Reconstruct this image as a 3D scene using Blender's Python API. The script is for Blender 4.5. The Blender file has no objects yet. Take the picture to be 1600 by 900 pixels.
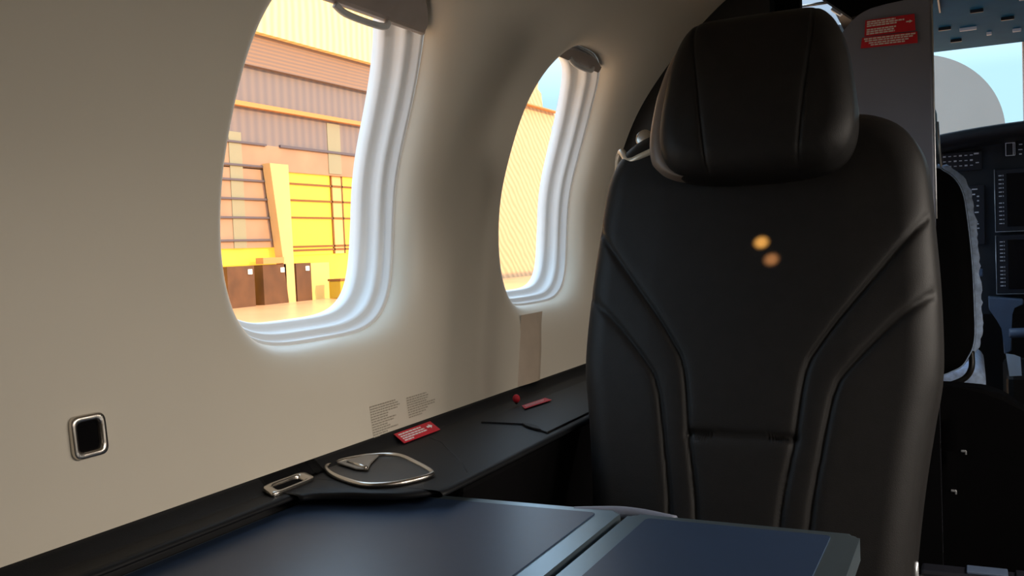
import bpy, bmesh, math, random
import numpy as np
from mathutils import Matrix, Vector
random.seed(7)
S = bpy.context.scene
C = S.collection
# ------------------------------------------------------------------ camera
# x = starboard, y = forward (nose), z = up, metres; origin = the photographer's eye, seated aft
cam_d = bpy.data.cameras.new('camera'); cam = bpy.data.objects.new('camera', cam_d); C.objects.link(cam)
cam_d.sensor_width = 36; cam_d.lens = 1453.36 / 1600 * 36; cam_d.clip_start = .02; cam_d.clip_end = 900
RW = [[0.89569575, -0.01834189, -0.44428899],
      [0.44269337, -0.05726076, 0.89484288],
      [-0.04185344, -0.99819075, -0.04316838]]
cam.matrix_world = Matrix(((RW[0][0], -RW[0][1], -RW[0][2], 0), (RW[1][0], -RW[1][1], -RW[1][2], 0),
                           (RW[2][0], -RW[2][1], -RW[2][2], 0), (0, 0, 0, 1)))
S.camera = cam
# ------------------------------------------------------------------ world, sun, daylight, exposure
S.view_settings.view_transform = 'Standard'; S.view_settings.look = 'None'
S.view_settings.gamma = 1; S.view_settings.exposure = 0.0; S.view_settings.use_curve_mapping = False
W = bpy.data.worlds.new('sky'); S.world = W; W.use_nodes = True
nt = W.node_tree; bg = nt.nodes['Background']; bg.inputs[1].default_value = 1.0     # overcast-bright sky, paler and brighter overhead
tc = nt.nodes.new('ShaderNodeTexCoord'); sp = nt.nodes.new('ShaderNodeSeparateXYZ'); rp = nt.nodes.new('ShaderNodeValToRGB')
nt.links.new(tc.outputs['Generated'], sp.inputs[0]); nt.links.new(sp.outputs['Z'], rp.inputs['Fac']); nt.links.new(rp.outputs['Color'], bg.inputs[0])
rp.color_ramp.elements[0].position = .15; rp.color_ramp.elements[0].color = (.60, .98, 1.15, 1)
rp.color_ramp.elements[1].position = .30; rp.color_ramp.elements[1].color = (1.7, 2.25, 2.8, 1)

def light(name, kind, loc, energy, col, direction=None, size=None, size_y=None, **kw):
    l = bpy.data.lights.new(name, kind); o = bpy.data.objects.new(name, l); C.objects.link(o)
    o.location = loc; l.energy = energy; l.color = col
    if direction is not None: o.rotation_euler = Vector(direction).to_track_quat('-Z', 'Y').to_euler()
    if size: l.shape = 'RECTANGLE'; l.size = size; l.size_y = size_y or size
    for k, v in kw.items(): setattr(l, k, v)
    return o
light('sun', 'SUN', (0, 0, 20), 4.5, (1, .62, .26), direction=(-1, -.12, -.42), angle=.01)
# daylight coming in through the starboard cabin windows (outside the frame)
for yy, en in ((-.50, .8), (.12, 1.1), (.75, 5.6), (1.38, 6.0)):
    light('starboard_window_daylight', 'AREA', (.755, yy, .12), en, (1, .90, .79), direction=(-1, 0, -1.0), size=.32, size_y=.40, spread=math.radians(118))
# added spot lamps, unseen: they cast two small warm spots on the seat back
light('added_seat_spot', 'SPOT', (.25, .30, .42), 1500, (1, .48, .10), direction=(-.256 - .25, 1.246 - .3, -.016 - .42),
      spot_size=math.radians(1.0), spot_blend=.9, shadow_soft_size=.004)
light('added_seat_spot', 'SPOT', (.27, .30, .42), 650, (1, .42, .14), direction=(-.243 - .27, 1.239 - .3, -.039 - .42),
      spot_size=math.radians(.75), spot_blend=.9, shadow_soft_size=.004)

# ------------------------------------------------------------------ materials
def mat(name, col, rough=.5, metal=0., noise=.06, scale=30., bump=0., bscale=300., spec=.5, emit=None, alpha=None, coat=0.):
    m = bpy.data.materials.new(name); m.use_nodes = True
    nt = m.node_tree; b = nt.nodes['Principled BSDF']
    b.inputs['Roughness'].default_value = rough; b.inputs['Metallic'].default_value = metal
    b.inputs['Specular IOR Level'].default_value = spec
    b.inputs['Coat Weight'].default_value = coat
    tc = nt.nodes.new('ShaderNodeTexCoord'); n = nt.nodes.new('ShaderNodeTexNoise'); n.inputs['Scale'].default_value = scale
    n.inputs['Detail'].default_value = 4
    nt.links.new(tc.outputs['Object'], n.inputs['Vector'])
    r = nt.nodes.new('ShaderNodeValToRGB')
    r.color_ramp.elements[0].color = (*[c * (1 - noise) for c in col], 1); r.color_ramp.elements[1].color = (*[min(1, c * (1 + noise)) for c in col], 1)
    r.color_ramp.elements[0].position = .3; r.color_ramp.elements[1].position = .7
    nt.links.new(n.outputs['Fac'], r.inputs['Fac']); nt.links.new(r.outputs['Color'], b.inputs['Base Color'])
    if bump:
        n2 = nt.nodes.new('ShaderNodeTexNoise'); n2.inputs['Scale'].default_value = bscale
        nt.links.new(tc.outputs['Object'], n2.inputs['Vector'])
        bp = nt.nodes.new('ShaderNodeBump'); bp.inputs['Strength'].default_value = bump; bp.inputs['Distance'].default_value = .001
        nt.links.new(n2.outputs['Fac'], bp.inputs['Height']); nt.links.new(bp.outputs['Normal'], b.inputs['Normal'])
    if emit:
        b.inputs['Emission Color'].default_value = (*emit[:3], 1); b.inputs['Emission Strength'].default_value = emit[3]
    return m
M = {}
M['wall'] = mat('cream_wall_panel', (.69, .635, .535), .42, noise=.015, scale=6, spec=.4)
M['frame'] = mat('pale_window_frame', (.84, .87, .89), .35, noise=.01)
M['shade'] = mat('grey_shade_plastic', (.34, .29, .26), .25, noise=.05)
M['shade_blind'] = mat('pale_blind', (.5, .5, .5), .4)
M['leather'] = mat('black_leather', (.0125, .0115, .0115), .55, noise=.1, scale=60, bump=.25, bscale=900, spec=.27)
M['leather_side'] = mat('black_leather_side', (.016, .014, .013), .42, noise=.1, scale=60, bump=.2, bscale=900)
M['thread'] = mat('black_thread', (.006, .006, .006), .7)
M['ledge'] = mat('charcoal_ledge', (.008, .008, .009), .5, noise=.1, bump=.15, bscale=700)
M['ledge_top'] = mat('charcoal_soft_top', (.008, .0085, .010), .5, noise=.1, bump=.15, bscale=700, spec=.18)
M['table'] = mat('dark_table_inlay', (.024, .043, .088), .36, noise=.05, scale=80, bump=.05, bscale=1200)
M['table_rim'] = mat('satin_table_rim', (.28, .37, .43), .34, noise=.03, metal=.9)
M['chrome'] = mat('satin_nickel', (.62, .58, .53), .25, metal=1, noise=.03)
M['well'] = mat('dark_grey_rubber', (.03, .027, .025), .5)
M['sheen_leather'] = mat('leather_painted_sheen', (.20, .16, .135), .42, noise=.08)  # paler than the seat leather: a grazing highlight put into the colour
M['added_pane_glass'] = None
M['black'] = mat('black_plastic', (.008, .008, .009), .45, noise=.1)
M['black_deep'] = mat('black_trim_fabric', (.0028, .0026, .003), .8, noise=.1, spec=.06)
M['red'] = mat('red_placard', (.62, .012, .03), .5, noise=.03)
M['white_ink'] = mat('white_lettering', (.85, .80, .78), .5, noise=.02)
M['pink_ink'] = mat('pale_small_print', (.75, .45, .45), .5, noise=.02)
M['grey_ink'] = mat('grey_lettering', (.40, .36, .29), .6, noise=.02)
M['bulk'] = mat('charcoal_partition', (.19, .21, .28), .42, noise=.06, scale=8)
M['edge'] = mat('pale_edge_trim', (.5, .52, .55), .25, metal=.5)
M['trim'] = mat('cream_metal_trim', (.72, .66, .55), .3, metal=.3)
M['fleece'] = mat('pale_sheepskin', (.42, .56, .85), .95, noise=.25, scale=90, bump=1, bscale=160)
M['cockpit'] = mat('dark_instrument_panel', (.013, .015, .020), .5, noise=.1)
M['bezel'] = mat('dark_bezel', (.018, .019, .026), .38, noise=.05)
M['screen'] = mat('black_screen', (.003, .003, .005), .22, noise=.02)
M['legend'] = mat('pale_key_legend', (.40, .43, .50), .5, emit=(.8, .85, 1, .05))
M['console'] = mat('blue_grey_console', (.10, .14, .22), .45)
M['tablet'] = mat('pale_blue_card', (.50, .66, .85), .5)
M['carpet'] = mat('dark_carpet', (.012, .011, .012), .95, noise=.3, scale=200, bump=.6, bscale=500)
M['ceiling'] = mat('ceiling_liner', (.50, .46, .40), .7, noise=.02)
M['overhead'] = mat('overhead_panel', (.018, .13, .27), .75, spec=.12)
M['added_pane'] = mat('pale_blue_added_pane', (.35, .46, .58), .4)
M['white'] = mat('white_strut', (.8, .8, .76), .4)
# exterior
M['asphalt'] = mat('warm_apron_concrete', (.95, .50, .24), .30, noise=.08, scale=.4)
M['cream_clad'] = None
def clad(name, c1, c2, scale, dist, axis='X', rough=.7):
    m = mat(name, c1, rough); nt = m.node_tree; b = nt.nodes['Principled BSDF']
    w = nt.nodes.new('ShaderNodeTexWave'); w.inputs['Scale'].default_value = scale; w.inputs['Distortion'].default_value = dist
    w.inputs['Detail Scale'].default_value = .6; w.bands_direction = axis
    tc = nt.nodes.new('ShaderNodeTexCoord'); nt.links.new(tc.outputs['Object'], w.inputs['Vector'])
    r = nt.nodes.new('ShaderNodeValToRGB'); r.color_ramp.elements[0].color = (*c1, 1); r.color_ramp.elements[1].color = (*c2, 1)
    nt.links.new(w.outputs['Fac'], r.inputs['Fac']); nt.links.new(r.outputs['Color'], b.inputs['Base Color'])
    return m
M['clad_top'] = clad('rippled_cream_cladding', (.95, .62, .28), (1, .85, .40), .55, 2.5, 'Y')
M['fascia'] = clad('orange_brown_fascia', (.22, .16, .14), (.33, .20, .13), 1.6, .6, 'Z')
M['wallgrey'] = clad('grey_mauve_panels', (.20, .17, .18), (.25, .20, .19), .5, .5, 'Y')
M['wallpeach'] = mat('peach_panels', (.42, .26, .17), .7, noise=.1, scale=.5)
M['orange_line'] = mat('orange_trim', (.65, .30, .10), .6)
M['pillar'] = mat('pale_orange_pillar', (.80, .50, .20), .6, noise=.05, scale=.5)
M['sun_glow_glass'] = mat('yellow_glass_sun_glow', (.8, .5, .05), .3, emit=(1, .68, .07, .8))  # emission stands in for sun reflected off the glass facade
M['mullion'] = mat('brown_mullion', (.25, .10, .02), .6)
M['mullion_grey'] = mat('grey_mullion', (.12, .10, .12), .6)
M['door_dark'] = mat('dark_brown_doors', (.13, .055, .02), .6, noise=.2, scale=1.2)
M['pale_panel'] = mat('pale_yellow_panel', (.8, .6, .18), .6)
M['bin'] = mat('yellow_bin', (.6, .40, .02), .5)
M['pale_pane'] = mat('pale_green_pane', (.34, .31, .20), .4)
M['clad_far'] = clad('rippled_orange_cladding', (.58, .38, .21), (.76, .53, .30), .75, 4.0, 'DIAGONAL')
M['arch'] = mat('grey_arch_hangar', (.20, .235, .25), .7, noise=.04, scale=.3)
M['white_light'] = mat('white_lamp_face', (.9, .9, .8), .4, emit=(1, .95, .8, .8))
def glass(name, tint, gl):
    m = bpy.data.materials.new(name); m.use_nodes = True; nt = m.node_tree; nt.nodes.clear()
    o = nt.nodes.new('ShaderNodeOutputMaterial'); t = nt.nodes.new('ShaderNodeBsdfTransparent'); g = nt.nodes.new('ShaderNodeBsdfGlossy')
    n = nt.nodes.new('ShaderNodeTexNoise'); n.inputs['Scale'].default_value = 14
    g.inputs['Roughness'].default_value = .08; t.inputs[0].default_value = (*tint, 1)
    mp = nt.nodes.new('ShaderNodeMapRange'); mp.inputs[3].default_value = gl * .7; mp.inputs[4].default_value = gl * 1.3
    nt.links.new(n.outputs['Fac'], mp.inputs[0])
    x = nt.nodes.new('ShaderNodeMixShader'); nt.links.new(mp.outputs[0], x.inputs[0]); nt.links.new(t.outputs[0], x.inputs[1]); nt.links.new(g.outputs[0], x.inputs[2])
    nt.links.new(x.outputs[0], o.inputs[0]); return m
M['added_pane'] = glass('tinted_added_pane', (.62, .60, .62), .05)
M['pane'] = glass('cabin_pane', (.97, .97, .97), .03)

# ------------------------------------------------------------------ helpers
def link(name, me, m, parent=None, smooth=False):
    o = bpy.data.objects.new(name, me); C.objects.link(o)
    if m is not None: me.materials.append(M[m] if isinstance(m, str) else m)
    if smooth:
        for p in me.polygons: p.use_smooth = True
    if parent: o.parent = parent
    return o
def mesh(name, V, F, m, parent=None, smooth=False, weld=0, fix=True):
    me = bpy.data.meshes.new(name); me.from_pydata([tuple(map(float, v)) for v in V], [], [tuple(map(int, f)) for f in F])
    bm = bmesh.new(); bm.from_mesh(me)
    if weld: bmesh.ops.remove_doubles(bm, verts=bm.verts, dist=weld)
    if fix: bmesh.ops.recalc_face_normals(bm, faces=bm.faces)
    bm.to_mesh(me); bm.free(); me.update()
    return link(name, me, m, parent, smooth)
def thing(name, label, cat, loc=(0, 0, 0), group=None):
    o = bpy.data.objects.new(name, None); C.objects.link(o); o.location = loc; o.empty_display_size = .05
    o['label'] = label; o['category'] = cat
    if group: o['group'] = group
    bpy.context.view_layer.update()
    return o
def tag(o, label, cat, group=None):
    o['label'] = label; o['category'] = cat
    if group: o['group'] = group
    return o
def struct(o): o['kind'] = 'structure'; return o
def adopt(parent, *objs):      # parent keeps world placement: thing roots carry only a translation
    for o in objs:
        o.parent = parent; o.location = Vector(o.location) - Vector(parent.location)
    return objs[0]
def wrld(o):                    # shift mesh data so children of a translated Empty sit right
    return o
def bm_obj(name, bm, m, parent=None, smooth=False):
    bmesh.ops.recalc_face_normals(bm, faces=bm.faces)
    me = bpy.data.meshes.new(name); bm.to_mesh(me); bm.free()
    return link(name, me, m, parent, smooth)
def add_box(bm, c, s, bev=0, seg=2, rot=None):
    r = bmesh.ops.create_cube(bm, size=1)
    vs = r['verts']
    for v in vs: v.co = Vector((v.co.x * s[0], v.co.y * s[1], v.co.z * s[2]))
    if bev:
        es = list({e for v in vs for e in v.link_edges})
        rb = bmesh.ops.bevel(bm, geom=es, offset=bev, segments=seg, profile=.5, affect='EDGES')
        vs = list({v for f in rb['faces'] for v in f.verts} | {v for v in vs if v.is_valid})
    for v in vs:
        if rot is not None: v.co = rot @ v.co
        v.co += Vector(c)
def box(name, c, s, m, parent=None, bev=0, seg=2, rot=None, smooth=False):
    bm = bmesh.new(); add_box(bm, c, s, bev, seg, rot); return bm_obj(name, bm, m, parent, smooth)
def boxes(name, L, m, parent=None, bev=0):
    bm = bmesh.new()
    for c, s in L: add_box(bm, c, s, bev)
    return bm_obj(name, bm, m, parent)
def prism(name, pts, vec, m, parent=None, bev=0, smooth=False):
    """closed polygon pts (3D) extruded along vec"""
    bm = bmesh.new(); vec = Vector(vec)
    a = [bm.verts.new(p) for p in pts]; b = [bm.verts.new(Vector(p) + vec) for p in pts]
    n = len(pts); bm.faces.new(a); bm.faces.new(b[::-1])
    for i in range(n): bm.faces.new((a[i], a[(i + 1) % n], b[(i + 1) % n], b[i]))
    if bev: bmesh.ops.bevel(bm, geom=list(bm.edges), offset=bev, segments=2, profile=.5, affect='EDGES', clamp_overlap=True)
    return bm_obj(name, bm, m, parent, smooth)
def tube(name, pts, r, m, parent=None, closed=False, n=10, flat=None):
    V = []; F = []; P = [Vector(p) for p in pts]; k = len(P); prev = None
    for i, p in enumerate(P):
        if closed: t = P[(i + 1) % k] - P[i - 1]
        else: t = P[min(i + 1, k - 1)] - P[max(i - 1, 0)]
        t.normalize()
        up = prev if prev is not None else (Vector((0, 0, 1)) if abs(t.z) < .9 else Vector((1, 0, 0)))
        u = (up - t * up.dot(t)).normalized(); w = t.cross(u); prev = u
        rr = r[i] if isinstance(r, (list, tuple)) else r
        for j in range(n):
            a = 2 * math.pi * j / n; V.append(p + u * math.cos(a) * rr * (flat or 1) + w * math.sin(a) * rr)
    for i in range(k if closed else k - 1):
        for j in range(n): F.append((i * n + j, i * n + (j + 1) % n, ((i + 1) % k) * n + (j + 1) % n, ((i + 1) % k) * n + j))
    if not closed: F += [tuple(range(n))[::-1], tuple(range((k - 1) * n, k * n))]
    return mesh(name, V, F, m, parent, True)
def spline(pts, n=8, closed=False):
    P = [np.array(p, float) for p in pts]; k = len(P); out = []
    for i in range(k if closed else k - 1):
        p0 = P[i - 1] if (closed or i > 0) else P[0]; p1 = P[i]; p2 = P[(i + 1) % k]; p3 = P[(i + 2) % k] if (closed or i + 2 < k) else P[-1]
        for j in range(n):
            t = j / n
            out.append(.5 * ((2 * p1) + (-p0 + p2) * t + (2 * p0 - 5 * p1 + 4 * p2 - p3) * t * t + (-p0 + 3 * p1 - 3 * p2 + p3) * t ** 3))
    if not closed: out.append(P[-1])
    return out

# ------------------------------------------------------------------ fuselage profile (port side; starboard mirrored about x=.05)
CX = .05; FLOOR = -.85
_pz = np.array([-.90, -.75, -.6, -.45, -.32, -.25, -.2, -.1, -.02, .04, .1, .186, .258, .30, .36, .42, .48, .54, .58, .61, .63])
_px = np.array([-.40, -.52, -.61, -.665, -.688, -.694, -.700, -.708, -.712, -.710, -.702, -.671, -.640, -.614, -.566, -.509, -.442, -.345, -.25, -.12, .05])
_zz = np.linspace(-.9, .63, 1531); _xx = np.interp(_zz, _pz, _px)
_k = np.exp(-np.linspace(-2, 2, 161) ** 2); _k /= _k.sum()
_xs = np.convolve(np.pad(_xx, 80, mode='reflect', reflect_type='odd'), _k, 'valid')
def px_(z): return float(np.interp(z, _zz, _xs))
def dpx(z): return (px_(z + .006) - px_(z - .006)) / .012
def wp(y, z, d=0.):            # point on the port wall, d = depth outboard
    if d > 0: d *= 1 + .10 * min(1, max(0, (z - .04) / .22))
    s = min(1.3, dpx(z)); L = math.sqrt(1 + s * s)
    return (px_(z) - d / L, y, z + d * s / L)

# ------------------------------------------------------------------ SETTING: port wall with its two moulded window openings
WY = (.954, 1.603); WZ = .112; WA = .190; WB = .221; WN = 3.9
PY = .27; Z0, Z1 = -.185, .415
def sup(cy, a_, b_, th, off=0):
    c, s = math.cos(th), math.sin(th)
    a = a_ + off; b = b_ + off
    n_ = WN - .95 * max(0, s) ** .5                      # rounder towards the top
    r = 1 / ((abs(c) / a) ** n_ + (abs(s) / b) ** n_) ** (1 / n_)
    return cy + r * c, WZ + r * s
RINGS = [(.075, 0), (.062, .0006), (.050, .002), (.038, .0045), (.027, .008), (.017, .0125), (.009, .018), (.003, .025), (-.001, .033), (-.003, .040), (-.004, .044)]
ys = sorted(set([round(v, 4) for v in list(np.linspace(-1.25, WY[0] - PY, 60)) + list(np.linspace(WY[0] - PY, WY[0] + PY, 51)) + list(np.linspace(WY[0] + PY, WY[1] - PY, 14)) + list(np.linspace(WY[1] - PY, WY[1] + PY, 51)) + list(np.linspace(WY[1] + PY, 1.97, 6))]))
zs = sorted(set([round(v, 4) for v in list(np.linspace(-.9, Z0, 40)) + list(np.linspace(Z0, Z1, 57)) + list(np.linspace(Z1, .63, 26))]))
V = []; F = []; idx = {}
def vid(p):
    V.append(p); return len(V) - 1
for y in ys:
    for z in zs: idx[(y, z)] = vid(wp(y, z))
def inrect(y, z):
    return any(abs(y - c) < PY - 1e-4 for c in WY) and Z0 + 1e-4 < z < Z1 - 1e-4
for i in range(len(ys) - 1):
    for j in range(len(zs) - 1):
        if inrect((ys[i] + ys[i + 1]) / 2, (zs[j] + zs[j + 1]) / 2): continue
        F.append((idx[(ys[i], zs[j])], idx[(ys[i + 1], zs[j])], idx[(ys[i + 1], zs[j + 1])], idx[(ys[i], zs[j + 1])]))
for c in WY:
    y0 = round(c - PY, 4); y1 = round(c + PY, 4)
    by = [y for y in ys if y0 <= y <= y1]; bz = [z for z in zs if Z0 <= z <= Z1]
    B = [(y, bz[0]) for y in by] + [(by[-1], z) for z in bz[1:]] + [(y, bz[-1]) for y in by[::-1][1:]] + [(by[0], z) for z in bz[::-1][1:-1]]
    prev = [idx[b] for b in B]; th = [math.atan2(b[1] - WZ, b[0] - c) for b in B]
    for off, dep in RINGS:
        cur = [vid(wp(*sup(c, WA, WB, t, off * (1 - .6 * max(0, -math.cos(t))) if off > 0 else off), dep)) for t in th]
        n = len(B)
        for i in range(n): F.append((prev[i], prev[(i + 1) % n], cur[(i + 1) % n], cur[i]))
        prev = cur
wl = struct(mesh('wall_left', V, F, 'wall', smooth=True, weld=1e-5))

def strip_rings(name, c, rings, m, parent, n=160):
    V = []; F = []
    for off, dep in rings:
        for i in range(n): V.append(wp(*sup(c, WA, WB, 2 * math.pi * i / n, off), dep))
    for k in range(len(rings) - 1):
        for i in range(n): F.append((k * n + i, k * n + (i + 1) % n, (k + 1) * n + (i + 1) % n, (k + 1) * n + i))
    return mesh(name, V, F, m, parent, True)
def shade_poly(c, zb, inset, zt=None):
    pts = []
    N = 60
    for i in range(N + 1):
        t = math.pi * i / N
        y, z = sup(c, WA, WB, t, -inset)
        if z > zb: pts.append((y, z))
    r = pts[0][0]; l = pts[-1][0]
    return [(r + .0, zb)] + pts + [(l, zb)]
for wi, (c, zb) in enumerate(zip(WY, (.272, .309))):
    root = struct(mesh('window_%d' % (wi + 1), *(lambda n: ([wp(*sup(c, WA, WB, 2 * math.pi * i / n, -.022), .1) for i in range(n)] + [wp(*sup(c, WA, WB, 2 * math.pi * i / n, -.026), .104) for i in range(n)],
              [(i, (i + 1) % n, n + (i + 1) % n, n + i) for i in range(n)]))(120), 'frame', smooth=True))
    strip_rings('window_frame', c, [(.0, .0445), (-.007, .0445), (-.0085, .046), (-.009, .055), (-.012, .058), (-.0165, .0585), (-.019, .061), (-.0195, .066), (-.0195, .074), (-.022, .078), (-.026, .080), (-.030, .0815), (-.032, .084), (-.033, .100), (-.02, .104)], 'frame', root)
    # pane: a curved sheet following the hull
    n = 48; V = [wp(c, WZ, .092)]; F = []
    for k in range(1, 9):
        for i in range(n):
            y, z = sup(c, WA, WB, 2 * math.pi * i / n, -.034); V.append(wp(c + (y - c) * k / 8, WZ + (z - WZ) * k / 8, .092))
    for i in range(n): F.append((0, 1 + i, 1 + (i + 1) % n))
    for k in range(7):
        for i in range(n): F.append((1 + k * n + i, 1 + k * n + (i + 1) % n, 1 + (k + 1) * n + (i + 1) % n, 1 + (k + 1) * n + i))
    mesh('pane', V, F, 'pane', root, True)
    # pulled-up shade: grey housing with a rounded lower lip and the pale blind behind it
    for nm, inset, d0, d1, zz0, mm in (('shade_housing', .009, .034, .064, zb, 'shade'), ('shade_blind', .021, .070, .078, min(zb + .004, .303), 'shade_blind')):
        P = shade_poly(c, zz0, inset); k = len(P)
        bm = bmesh.new()
        f = [bm.verts.new(wp(y, z, d0)) for y, z in P]; b = [bm.verts.new(wp(y, z, d1)) for y, z in P]
        f2 = bm.faces.new(f); b2 = bm.faces.new(b[::-1]); sides = [bm.faces.new((f[i], f[(i + 1) % k], b[(i + 1) % k], b[i])) for i in range(k)]
        es = [e for e in f2.edges] 
        bmesh.ops.bevel(bm, geom=es, offset=.009 if mm == 'shade' else .002, segments=3, profile=.5, affect='EDGES')
        bm_obj(nm, bm, mm, root)
    hz = zb + .001
    tube('shade_handle', spline([wp(c - .055, hz, .034), wp(c - .04, hz - .004, .028), wp(c, hz - .005, .026), wp(c + .04, hz - .004, .028), wp(c + .055, hz, .034)], 6), .0045, 'shade_blind', root)

# starboard wall, ceiling closes itself through the profile, floor, aft wall
V = []; F = []
ysr = list(np.linspace(-1.25, 1.87, 40)); zr = list(np.linspace(-.9, .63, 60))
for y in ysr:
    for z in zr: V.append((2 * CX - px_(z), y, z))
nz = len(zr)
for i in range(len(ysr) - 1):
    for j in range(nz - 1): F.append((i * nz + j, i * nz + j + 1, (i + 1) * nz + j + 1, (i + 1) * nz + j))
struct(mesh('wall_right', V, F, 'wall', smooth=True))
for i, yy in enumerate((-.50, .12, .75, 1.38)):
    w = struct(box('window_%d' % (i + 3), (.792, yy, .12), (.02, .34, .42), 'white', bev=.008))
struct(box('floor', (CX, 1.0, FLOOR - .02), (1.2, 4.6, .04), 'carpet'))
struct(box('wall_back', (CX, -1.27, -.1), (1.7, .04, 1.6), 'ceiling'))

# raised tan strip on the wall forward of window 2
P = [(1.405, -.001), (1.414, .003), (1.440, .006), (1.472, .007), (1.488, .005), (1.494, -.001)]
zsj = list(np.linspace(-.236, -.118, 16)); V = []; F = []
for z in zsj:
    for y, h in P: V.append(wp(y + (z + .236) * .42, z, -h * min(1, (-.112 - z) / .07)))
for i in range(len(zsj) - 1):
    for j in range(5): F.append((i * 6 + j, i * 6 + j + 1, (i + 1) * 6 + j + 1, (i + 1) * 6 + j))
struct(mesh('wall_strip_1', V, F, mat('tan_wall_strip', (.50, .41, .32), .5), smooth=True))

# ------------------------------------------------------------------ side ledge
ledge = thing('side_ledge', 'long charcoal side ledge running along the cream cabin wall below the windows', 'ledge', (-.6, .5, -.85))
def off(o, root):
    o.parent = root; o.matrix_parent_inverse = Matrix.Translation(root.location).inverted(); return o
inner = [(-1.2, -.652), (.70, -.650), (.765, -.640), (.788, -.605), (.798, -.565), (.812, -.532), (.845, -.508), (.92, -.500), (1.85, -.505)]
st = [np.array(p) for p in spline([(a, b) for a, b in inner], 8)]
V = []; F = []; nP = 11
for y, xi in st:
    xw = px_(-.237) - .002
    L = [(xw - .01, -.2365), (xw + .002, -.2365), (xw + .006, -.2395), (xw + .016, -.249), (xw + .022, -.2505), (xi - .008, -.2510), (xi - .003, -.252), (xi, -.2545), (xi, -.257), (xi - .004, -.2585), (xw - .01, -.2585)]
    for x, z in L: V.append((x, y, z))
for i in range(len(st) - 1):
    for j in range(nP): F.append((i * nP + j, i * nP + (j + 1) % nP, (i + 1) * nP + (j + 1) % nP, (i + 1) * nP + j))
F += [tuple(range(nP)), tuple(range((len(st) - 1) * nP, len(st) * nP))]
off(mesh('ledge_top', V, F, 'ledge_top', None, True), ledge)
off(prism('ledge_skirt', [(-.70, -1.2, -.2585), (-.672, -1.2, -.2585), (-.672, -1.2, -.30), (-.70, -1.2, -.30)], (0, 2.1, 0), 'black'), ledge)
# lower fascia: drops away below the wide part
fas = [(.90, -.515), (1.85, -.52)]
off(prism('ledge_fascia', [(-.52, .905, -.268), (-.60, .905, -.84), (-.665, .905, -.84), (-.67, .905, -.268)], (0, .94, 0), 'black_deep', bev=.006), ledge)
# seams across the ledge and lid gap
off(tube('lid_seam', [(-.66, 1.06, -.2505), (-.629, 1.04, -.2507), (-.549, .95, -.2512), (-.515, .905, -.2515)], .0009, 'thread', n=6), ledge)
o = prism('stowage_lid', [(-.640, 1.17, -.2512), (-.575, 1.172, -.2512), (-.515, 1.125, -.2512), (-.515, 1.60, -.2512), (-.640, 1.60, -.2512)], (0, 0, .003), 'ledge_top', bev=.001); off(o, ledge)
o = prism('lid_notch', [(-.575, 1.172, -.2490), (-.560, 1.168, -.2490), (-.545, 1.158, -.2490), (-.529, 1.136, -.2490), (-.545, 1.144, -.2490), (-.562, 1.157, -.2490)], (0, 0, .0016), 'thread'); off(o, ledge)

# cup holder
cup = thing('cup_holder', 'oval recessed cup holder with a bright nickel rim set in the ledge beside the table', 'cup holder', (-.61, .87, -.25))
cp = [(-.686, .872), (-.684, .905), (-.664, .936), (-.634, .944), (-.590, .916), (-.552, .886), (-.543, .868), (-.552, .838), (-.568, .820), (-.592, .813), (-.632, .828), (-.664, .848)]
ol = [(p[0], p[1]) for p in spline(cp, 8, True)]
V = [(x, y, -.2475) for x, y in ol]; cxx, cyy = -.615, .872
def shr(x, y, k): return (cxx + (x - cxx) * k, cyy + (y - cyy) * k)
off(tube('rim', [(x, y, -.2478) for x, y in ol], .0032, 'chrome', closed=True, n=8), cup)
V = []; n = len(ol)
levels = [(.98, -.2485), (.90, -.2490), (.86, -.2492), (.5, -.2492)]
for k, z in levels:
    for x, y in ol: a = shr(x, y, k); V.append((a[0], a[1], z))
V.append((cxx, cyy, -.2492)); F = []
for k in range(len(levels) - 1):
    for i in range(n): F.append((k * n + i, k * n + (i + 1) % n, (k + 1) * n + (i + 1) % n, (k + 1) * n + i))
for i in range(n): F.append(((len(levels) - 1) * n + i, (len(levels) - 1) * n + (i + 1) % n, len(V) - 1))
off(mesh('well', V, F, 'well', None, True), cup)
off(prism('sliding_flap', [(-.682, .886, -.2476), (-.672, .925, -.2476), (-.655, .934, -.2476), (-.640, .895, -.2476), (-.625, .868, -.2476), (-.640, .866, -.2476)], (0, 0, .0022), mat('warm_grey_flap', (.30, .27, .24), .4, metal=.3), bev=.0008), cup)
off(tube('flap_edge', [(-.668, .889, -.2462), (-.648, .880, -.2455), (-.628, .869, -.2450)], .0024, 'chrome'), cup)

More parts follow.
